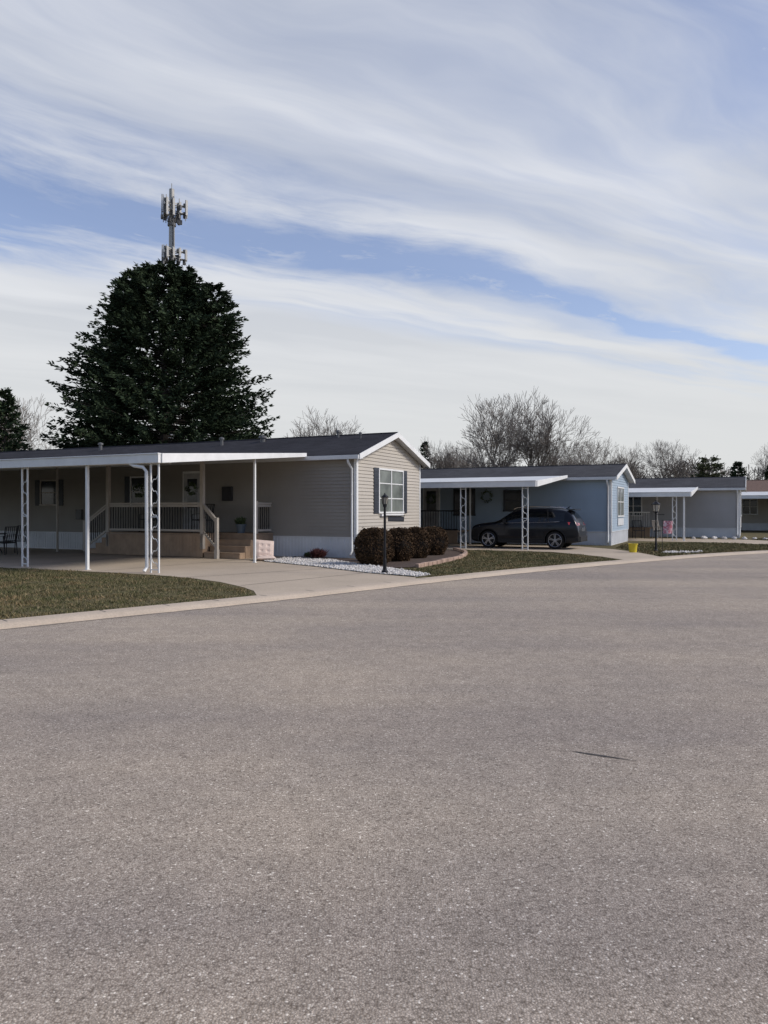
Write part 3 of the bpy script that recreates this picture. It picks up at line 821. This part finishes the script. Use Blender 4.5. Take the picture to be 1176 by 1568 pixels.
# ------------------------------------------------------------ bushes
def bush(loc,rx,h,n,seed):
    r=np.random.default_rng(seed); e=empty('hedge_bush',loc)
    b=MB(); 
    rings=[]
    for i in range(9):
        t=i/8; z=h*.92*t; rr=rx*.88*(1-abs(2*t-1)**2.6*.6)*(1 if t<.95 else .6)
        rings.append((z,rr))
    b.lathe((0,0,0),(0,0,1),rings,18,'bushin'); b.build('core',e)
    u=r.uniform(-1,1,n); a=r.uniform(0,6.283,n)
    z=(.5+.5*np.sign(u)*np.abs(u)**.75)
    rr=rx*(1-np.abs(2*z-1)**2.4*.5)
    top=r.random(n)<.28
    q=np.sqrt(r.random(n)); rr=np.where(top,rx*.62*q,rr); z=np.where(top,1-.14*q**2.5,z)
    lump=1+.05*np.sin(a*5+seed)+.05*np.sin(a*9+z*7)
    p=np.stack([np.cos(a)*rr*lump,np.sin(a)*rr*lump,z*h*(1+.02*np.sin(a*4))],1)+r.normal(0,.022,(n,3))
    d=r.normal(size=(n,3)); d/=np.linalg.norm(d,axis=1)[:,None]
    w=np.cross(d,r.normal(size=(n,3))); w/=np.linalg.norm(w,axis=1)[:,None]
    s=.028*r.uniform(.6,1.4,(n,1))
    v=np.stack([p-d*s,p+w*s*.5,p+d*s,p-w*s*.5],1).reshape(-1,3); v[:,2]=np.maximum(v[:,2],.01)
    npmesh('leaves',v,np.arange(4*n).reshape(-1,4),M['bush'],e)
bush((-.30,21.65,.0),.54,1.02,15000,1); bush((.46,23.1,0),.45,.98,11000,2); bush((1.06,24.5,0),.42,.98,10000,3); bush((1.74,26.2,0),.46,.95,10000,4)
bush((25.5,40.2,0),.6,.7,4000,5); bush((27,40.6,0),.55,.65,4000,6)

# ------------------------------------------------------------ lamps, flag, bucket
def lamp(loc,H,lw,lh,sign=False):
    e=empty('lamp_post',loc); b=MB()
    b.lathe((0,0,0),(0,0,1),[(0,.085),(.06,.08),(.10,.05),(.35,.04),(.38,.034),(H-lh-.05,.030),(H-lh-.03,.05),(H-lh,.05)],14,'blackmetal')
    b.build('pole',e,smooth=False)
    b=MB(); z=H-lh
    b.lathe((0,0,z),(0,0,1),[(0,lw*.28),(.03,lw*.36)],6,'blackmetal')
    b.lathe((0,0,z+.03),(0,0,1),[(0,lw*.32),(lh*.55,lw*.46)],6,'lampglass')
    b.lathe((0,0,z+.03+lh*.55),(0,0,1),[(0,lw*.56),(.02,lw*.56),(lh*.25,lw*.18),(lh*.30,lw*.08),(lh*.36,lw*.10),(lh*.4,.01)],6,'blackmetal')
    for k in range(6):
        a=k*math.pi/3; 
        b.tube([(lw*.33*math.cos(a),lw*.33*math.sin(a),z+.03),(lw*.47*math.cos(a),lw*.47*math.sin(a),z+.03+lh*.55)],.008,4,'blackmetal')
    b.build('lantern',e)
    b=MB(); b.tube([(-.02,0,H*.72),(.5 if sign else .3,-.05,H*.72)],.012,6,'blackmetal')
    if sign:
        b.box(.08,.48,-.06,-.045,H*.72-.14,H*.72-.02,'shutter'); b.box(.10,.46,-.063,-.061,H*.72-.12,H*.72-.04,'antdark')
    b.build('arm',e); return e
lamp((.02,18.75,.0),2.0,.17,.30,True)
lamp((10.25,28.3,0),1.95,.30,.46)
e=empty('garden_flag',(10.45,28.2,0)); b=MB()
b.tube([(0,0,0),(0,0,1.2),(.42,0,1.2)],.01,6,'blackmetal')
n=8
for i in range(n):
    for j in range(n):
        f=lambda u,v:(.05+.34*u,.03*math.sin(u*6+v*2),1.17-.48*v)
        b.poly([f(i/n,j/n),f((i+1)/n,j/n),f((i+1)/n,(j+1)/n),f(i/n,(j+1)/n)],'pink')
b.build('flag_cloth',e)
e=empty('bucket',(9.25,27.9,.0)); b=MB()
b.lathe((0,0,0),(0,0,1),[(0,.13),(.30,.165),(.30,.18),(.33,.18),(.33,.155),(.05,.12)],20,'yellow')
b.build('pail',e)
b=MB(); b.tube([(.18*math.cos(t),0,.31-.12*math.sin(t)) for t in np.linspace(0,math.pi,12)],.006,5,'chrome'); b.build('handle',e)
def rock(name,loc,s,mt='stone'):
    r=np.random.default_rng(int(loc[0]*31+loc[1]*7)); b=MB()
    b.lathe((0,0,0),(0,0,1),[(0,s*.8),(s*.3,s),(s*.7,s*.8),(s,s*.35)],9,mt)
    for i,v in enumerate(b.v): b.v[i]=tuple(np.array(v)*(1+.15*r.normal()))
    return b.build(name,None,loc=loc)
for i in range(9): rock('landscape_rock',(16.2+i*.5,40.6-i*.1,0),.10+.07*random.random())

# ------------------------------------------------------------ cell tower
def tower(loc,H):
    e=empty('cell_tower',loc); b=MB()
    b.tube([(0,0,0),(0,0,H*.5),(0,0,H)],[.75,.45,.30],14,'galv'); b.tube([(0,0,H),(0,0,H+.7)],.05,6,'galv')
    for z in np.arange(6,H,6): b.lathe((0,0,z),(0,0,1),[(0,.60-.006*z),(.15,.60-.006*z)],14,'galv')
    b.build('pole',e)
    b=MB()
    for (z,R,ph,cnt) in ((H-2.4,1.6,2.3,4),(H-7.9,1.55,1.6,4)):
        for zz in (z-.4,z+.5):
            tri=[Vector((R*math.cos(a),R*math.sin(a),zz)) for a in (.3,.3+2.094,.3+4.189)]
            for k in range(3):
                b.beam(tri[k],tri[(k+1)%3],.09,.09,'galv'); b.beam((0,0,zz),tri[k],.12,.12,'galv')
        tri=[Vector((R*math.cos(a),R*math.sin(a),z)) for a in (.3,.3+2.094,.3+4.189)]
        for k in range(3):
            p,q=tri[k],tri[(k+1)%3]; nrm=((p+q)/2); nrm.z=0; nrm.normalize()
            for i in range(cnt):
                c=p+(q-p)*((i+.1)/(cnt-.8)); c=c+nrm*.15
                b.tube([c+Vector((0,0,-ph/2)),c+Vector((0,0,ph/2))],.05,6,'galv')
                ang=math.atan2(nrm.y,nrm.x); Rm=Matrix.Rotation(ang,3,'Z')
                b.obox(c+nrm*.18+Vector((0,0,random.uniform(-.25,.35))),(.14,.26,ph*random.uniform(.55,.9)),Rm,'antenna')
                b.obox(c-nrm*.20+Vector((0,0,random.uniform(-.8,-.2))),(.25,.32,.55),Rm,'antdark')
                b.obox(c-nrm*.2+Vector((0,0,random.uniform(.3,.7))),(.2,.28,.40),Rm,'antdark' if i%2 else 'galv')
        for k in range(12):
            a=random.uniform(0,6.28); rr=random.uniform(.4,1.5)
            b.obox((rr*math.cos(a),rr*math.sin(a),z+random.uniform(-1.6,.2)),(.25,.25,.5),Matrix.Rotation(a,3,'Z'),'antdark')
            c0=Vector((rr*math.cos(a),rr*math.sin(a),z)); b.tube([c0,c0*.6+Vector((0,0,z*.4-1.0)),Vector((.2*math.cos(a),.2*math.sin(a),z-2.2))],.03,4,'antdark')
    b.tube([(.3,-.33,H-9.5),(.3,-.33,H-1)],.10,6,'antdark')
    for z in (H-4.4,H-3.9,H-10.0): b.lathe((0,0,z),(0,0,1),[(0,.50),(.3,.50)],10,'antdark')
    b.build('antenna_arrays',e)
tower((-25.4,90,0),39.9)

# ------------------------------------------------------------ conifers
def conifer(name,loc,H,R,seed,z0=1.0,pw=.72,lev=.36,nb=13,sp=.62,mt='needle',dens=1.0,tmin=.22,extra=None,K_=7,wd=.065):
    r=np.random.default_rng(seed); e=empty(name,loc)
    b=MB(); b.tube([(0,0,-.1),(0,0,H*.5),(0,0,H*.97)],[H*.022,H*.014,.03],8,'trunk'); 
    P=[];Dv=[];Sv=[];Wd=[]
    def axis(cx,cy,z0,H,R,pw,nb,lo):
        z=z0
        while z<H-.1:
            h=(z-lo)/(H-lo); Rz=R*(1-h)**pw+.10
            k=max(6,int(nb*(.40+.60*(1-h)**pw)))
            ph=r.uniform(0,6.28)
            for i in range(k):
                a=ph+6.283*i/k+r.normal(0,.12); zz=z+r.uniform(-.22,.22)
                bump=1+.06*math.sin(3*a+z*.9+seed)+.05*math.sin(7*a-z*1.7)
                L=Rz*bump*(r.uniform(.72,.94) if r.random()<.65 else r.uniform(.92,1.09))
                d=np.array([math.cos(a),math.sin(a),0]); s=np.array([-d[1],d[0],0])
                droop=-.10-.25*(1-h)
                def pos(t): return np.array([cx,cy,0])+d*L*t+np.array([0,0,zz+L*(droop*t+.34*t**3*abs(droop)*2.2+(0.25*h*t))])
                if i%3==0: b.tube([pos(0),pos(.5),pos(.95)],[.05,.03,.012],4,'trunk')
                m=max(5,int(L*3.4*dens*(1-tmin)))
                for j in range(m):
                    t=tmin+(1-tmin)*((j+r.random())/m); p=pos(t)
                    wid=sp*(.45+.75*(1-t)) if L>1.5 else sp*.5
                    P.append(p);Dv.append(d);Sv.append(s);Wd.append(wid)
            z+=lev*r.uniform(.8,1.2)
    axis(0,0,z0,H,R,pw,nb,0)
    for ex in (extra or []): axis(*ex)
    P=np.repeat(np.array(P),K_,0);Dv=np.repeat(np.array(Dv),K_,0);Sv=np.repeat(np.array(Sv),K_,0);Wd=np.repeat(np.array(Wd),K_)[:,None]
    n=len(P)
    dv=Dv*(.55+.5*r.random((n,1)))+Sv*r.uniform(-1,1,(n,1))*1.15; dv[:,2]+=r.normal(.10,.33,n)
    dv/=np.linalg.norm(dv,axis=1)[:,None]; ln=Wd*r.uniform(.6,1.3,(n,1))
    w=np.cross(dv,r.normal(size=(n,3))); w/=np.linalg.norm(w,axis=1)[:,None]+1e-6
    ww=wd*r.uniform(.7,1.5,(n,1)); c=P+r.normal(0,.07,(n,3))
    v=np.stack([c-w*ww*.6,c+dv*ln*.5+w*ww,c+dv*ln,c+dv*ln*.45-w*ww],1).reshape(-1,3)
    b.build('trunk',e)
    npmesh('needles',v,np.arange(len(v)).reshape(-1,4),M[mt],e)
    return e
conifer('pine_tree',(-15.5,53,0),18.7,9.7,12,pw=.53,nb=36,tmin=.5,lev=.34,dens=1.0,sp=.68,K_=10,wd=.055,
        extra=[(3.6,-.8,13.0,17.3,2.8,.6,13,11.5),(-2.2,-.5,14.5,18.0,2.0,.6,12,13.6),(1.6,-.6,15.0,18.3,1.7,.6,12,14.5)])
conifer('pine_tree',(-23.7,47,0),8.9,3.0,14,pw=.75,dens=.9)
conifer('pine_tree',(5.0,92,0),9.8,1.6,15,dens=.7,lev=.5,nb=9)
conifer('arborvitae_tree',(35.5,82,0),7.3,2.6,16,pw=.35,mt='needle2',lev=.5,dens=.8)
conifer('pine_tree',(40.5,86,0),7.2,1.9,17,lev=.5,nb=9,dens=.7)
conifer('pine_tree',(43.3,84,0),6.6,1.8,18,lev=.5,nb=9,dens=.7)

# ------------------------------------------------------------ bare trees
def grow(b,p,d,L,r,lev,maxlev,rnd,rmin,spread):
    pts=[p.copy()]; rad=[r]; n=3 if lev<maxlev-1 else 2
    for i in range(n):
        d=(d+Vector((rnd.gauss(0,.10),rnd.gauss(0,.10),rnd.gauss(.07,.07)))).normalized()
        p=p+d*(L/n); pts.append(p.copy()); rad.append(max(rmin,r*(1-.38*(i+1)/n)))
    b.tube(pts,rad,6 if lev<2 else 3,'wood',cap=False)
    if lev>=maxlev: return
    rr=rad[-1]
    k=rnd.choice([2,2,3]) if lev else 4
    ph=rnd.uniform(0,6.28)
    for i in range(k):
        an=rnd.uniform(.25,.55)*spread; a=ph+6.283*i/k+rnd.gauss(0,.3)
        o=d.orthogonal().normalized(); w=d.cross(o)
        nd=(d*math.cos(an)+(o*math.cos(a)+w*math.sin(a))*math.sin(an)).normalized()
        grow(b,p,nd,L*rnd.uniform(.68,.86),rr*rnd.uniform(.6,.78),lev+1,maxlev,rnd,rmin,spread)
    if lev>=1:
        for i in range(2 if lev<maxlev-1 else 1):
            q=pts[rnd.choice([1,2]) if len(pts)>2 else 1]; an=rnd.uniform(.5,.9)*spread; a=rnd.uniform(0,6.28)
            o=d.orthogonal().normalized(); w=d.cross(o)
            nd=(d*math.cos(an)+(o*math.cos(a)+w*math.sin(a))*math.sin(an)).normalized()
            grow(b,q,nd,L*rnd.uniform(.45,.62),rr*.45,lev+1,maxlev,rnd,rmin,spread)
def bare_mesh(seed,H,maxlev,spread=1.0,rmin=.016,trunk=.24):
    rnd=random.Random(seed); b=MB()
    grow(b,Vector((0,0,-.1)),Vector((0,0,1)),H*trunk,H*.024,0,maxlev,rnd,rmin,spread)
    top=max(v[2] for v in b.v); k=H/top
    b.v=[(v[0]*k,v[1]*k,v[2]*k) for v in b.v]
    return b
def bare(loc,H,seed,maxlev=6,spread=1.0,rmin=.016,name='bare_tree'):
    b=bare_mesh(seed,H,maxlev,spread,rmin); return b.build(name,None,loc=loc)
t1=bare((11.4,75,0),13.8,21,6,1.0,.014)
t2=bare((14.9,76,0),13.4,22,6,1.0,.014)
t3=bare((-6.8,80,0),12.2,23,6,1.15,.013)
def inst(src,loc,rot,s):
    o=bpy.data.objects.new('bare_tree',src.data); COL.objects.link(o); o.location=loc; o.rotation_euler[2]=rot; o.scale=s; return o
inst(t1,(-36,72,0),1.1,(.9,.9,.95)); inst(t2,(-43,80,0),2.2,(1.05,1.05,1.1)); inst(t3,(-33.5,74,0),3.5,(.7,.7,.72))
inst(t3,(50.5,88,0),.5,(1.1,1.1,1.2)); inst(t2,(49,92,0),4.0,(.7,.7,.8)); inst(t1,(36.5,95,0),2.0,(.7,.7,.78))
inst(t2,(6.6,90,0),1.7,(.7,.7,.78)); inst(t3,(8.9,95,0),2.7,(.8,.8,.78)); inst(t1,(26.5,95,0),.7,(.75,.75,.8))
inst(t1,(-2.2,98,0),.4,(.7,.7,.8)); inst(t2,(29.5,92,0),5,(.65,.65,.74)); inst(t3,(33,100,0),5,(.65,.65,.7))
inst(t3,(21.5,90,0),1,(.7,.7,.72)); inst(t2,(23.5,99,0),3,(.8,.8,.8)); inst(t1,(11,100,0),3,(.8,.8,.76)); inst(t1,(-15,105,0),2,(.9,.9,.85))
geos=[bare_mesh(40+i,9.5,4,1.2,.03) for i in range(4)]
gv=[(np.array(g.v),g.f) for g in geos]
mb=MB(); mb.m('wood')
for i in range(120):
    g,f=gv[i%4]; t=(i+random.random())/120
    X=-75+150*t; Y=random.uniform(108,135); s=random.uniform(.7,1.1); a=random.uniform(0,6.28)
    c,sn=math.cos(a),math.sin(a); o=len(mb.v)
    w=np.stack([(g[:,0]*c-g[:,1]*sn)*s*1.3+X,(g[:,0]*sn+g[:,1]*c)*s*1.3+Y,g[:,2]*s],1)
    mb.v+=[tuple(q) for q in w]; mb.f+=[tuple(o+k for k in q) for q in f]; mb.mi+=[0]*len(f)
mb.build('distant_trees')

# ------------------------------------------------------------ sun, world, camera
sd=Vector((.84,-.08,.60)).normalized()
sun=bpy.data.lights.new('sun','SUN'); sun.energy=2.8; sun.angle=math.radians(14); sun.color=(1,.94,.85)
so=bpy.data.objects.new('sun',sun); COL.objects.link(so); so.rotation_euler=(-sd).to_track_quat('-Z','Y').to_euler()
w=bpy.data.worlds.new('World'); scene.world=w; w.use_nodes=True; nt=w.node_tree
for n in list(nt.nodes): nt.nodes.remove(n)
out=N(nt,'ShaderNodeOutputWorld'); bg1=N(nt,'ShaderNodeBackground'); bg2=N(nt,'ShaderNodeBackground'); mx=N(nt,'ShaderNodeMixShader')
sky=N(nt,'ShaderNodeTexSky'); sky.sky_type='NISHITA'; sky.sun_disc=False
sky.sun_elevation=math.asin(sd.z); sky.sun_rotation=math.atan2(sd.x,sd.y); sky.air_density=1.0; sky.dust_density=.6; sky.ozone_density=3.0
tint=mixc(nt,1.0,sky.outputs[0],(1.16,1.02,1.06),'MULTIPLY')
nt.links.new(tint,bg1.inputs[0]); bg1.inputs[1].default_value=.145
tc=N(nt,'ShaderNodeTexCoord'); sp=N(nt,'ShaderNodeSeparateXYZ'); nt.links.new(tc.outputs['Generated'],sp.inputs[0])
X,Y,Z=sp.outputs
zc=mathn(nt,'MAXIMUM',Z,.03)
px=mathn(nt,'DIVIDE',X,zc); py=mathn(nt,'DIVIDE',Y,zc)
q=mathn(nt,'ADD',mathn(nt,'MULTIPLY',px,-.59),mathn(nt,'MULTIPLY',py,.81))
s=mathn(nt,'ADD',mathn(nt,'MULTIPLY',px,.81),mathn(nt,'MULTIPLY',py,.59))
def vec(a,b_,c=0.0):
    cb=N(nt,'ShaderNodeCombineXYZ')
    for i,v in enumerate((a,b_,c)):
        if isinstance(v,(int,float)): cb.inputs[i].default_value=v
        else: nt.links.new(v,cb.inputs[i])
    return cb.outputs[0]
def smooth(v,a,b_):
    m=N(nt,'ShaderNodeMapRange'); m.interpolation_type='SMOOTHSTEP'
    nt.links.new(v,m.inputs[0]); m.inputs[1].default_value=a; m.inputs[2].default_value=b_
    return m.outputs[0]
D2D=dict(noise_dimensions='2D')
warp=tex(nt,'Noise',1.0,3,.55,vec=vec(mathn(nt,'MULTIPLY',s,.6),mathn(nt,'MULTIPLY',q,.9)),**D2D)
wv=mathn(nt,'MULTIPLY',mathn(nt,'SUBTRACT',warp.outputs['Fac'],.5),.6)
q2=mathn(nt,'ADD',q,wv)
st=tex(nt,'Noise',1.0,6,.55,vec=vec(mathn(nt,'MULTIPLY',s,.5),mathn(nt,'MULTIPLY',q2,2.6)),**D2D)
st2=tex(nt,'Noise',1.0,7,.65,vec=vec(mathn(nt,'MULTIPLY',s,3.2),mathn(nt,'ADD',mathn(nt,'MULTIPLY',q2,7.0),3.0)),**D2D)
cen=mathn(nt,'ADD',2.42,mathn(nt,'MULTIPLY',mathn(nt,'MAXIMUM',mathn(nt,'SUBTRACT',1.5,s),0.0),.24))
hw=mathn(nt,'MAXIMUM',mathn(nt,'SUBTRACT',.72,mathn(nt,'MULTIPLY',s,.24)),.11)
dist=mathn(nt,'DIVIDE',mathn(nt,'ABSOLUTE',mathn(nt,'SUBTRACT',q2,cen)),hw)
dist=mathn(nt,'ADD',dist,mathn(nt,'MULTIPLY',mathn(nt,'SUBTRACT',st2.outputs['Fac'],.5),1.1))
dist=mathn(nt,'ADD',dist,mathn(nt,'MULTIPLY',mathn(nt,'SUBTRACT',st.outputs['Fac'],.5),1.2))
D=smooth(dist,-.05,1.5)
g2=mathn(nt,'ADD',q2,mathn(nt,'MULTIPLY',mathn(nt,'SUBTRACT',st.outputs['Fac'],.5),1.3))
D2=smooth(g2,.15,1.15)
sf=smooth(st.outputs['Fac'],.28,.66)
sf=mathn(nt,'MULTIPLY_ADD',sf,.38,.60)
far=smooth(q2,2.6,3.6)
Dt=mathn(nt,'MULTIPLY',mathn(nt,'MULTIPLY',D,D2),mathn(nt,'MAXIMUM',sf,far))
wis=mathn(nt,'MULTIPLY',smooth(st2.outputs['Fac'],.48,.75),.45)
Dt=mathn(nt,'MAXIMUM',Dt,wis); Dt=mathn(nt,'MAXIMUM',Dt,.15); Dt=mathn(nt,'MINIMUM',Dt,.97)
tone=tex(nt,'Noise',1.0,4,.5,vec=vec(mathn(nt,'MULTIPLY',s,.4),mathn(nt,'ADD',mathn(nt,'MULTIPLY',q2,1.5),7.0)),**D2D)
cc=ramp(nt,tone.outputs['Fac'],[(.32,(.51,.545,.62)),(.68,(.73,.75,.80))])
low=smooth(Z,.05,.42)
cc=mixc(nt,low,(.67,.68,.68),cc)
back=mathn(nt,'MULTIPLY_ADD',smooth(Y,-.35,.25),.50,.58)
nt.links.new(cc,bg2.inputs[0]); nt.links.new(back,bg2.inputs[1])
Dt=mathn(nt,'MAXIMUM',Dt,mathn(nt,'SUBTRACT',1.0,smooth(Z,.0,.10)))
nt.links.new(Dt,mx.inputs[0]); nt.links.new(bg1.outputs[0],mx.inputs[1]); nt.links.new(bg2.outputs[0],mx.inputs[2])
nt.links.new(mx.outputs[0],out.inputs[0])

cam=bpy.data.cameras.new('camera'); co=bpy.data.objects.new('camera',cam); COL.objects.link(co)
cam.sensor_fit='HORIZONTAL'; cam.sensor_width=36; cam.lens=35.2; cam.clip_end=3000; cam.clip_start=.05
co.location=(0,0,1.6); co.rotation_euler=(math.radians(89.8),0,0)
scene.camera=co
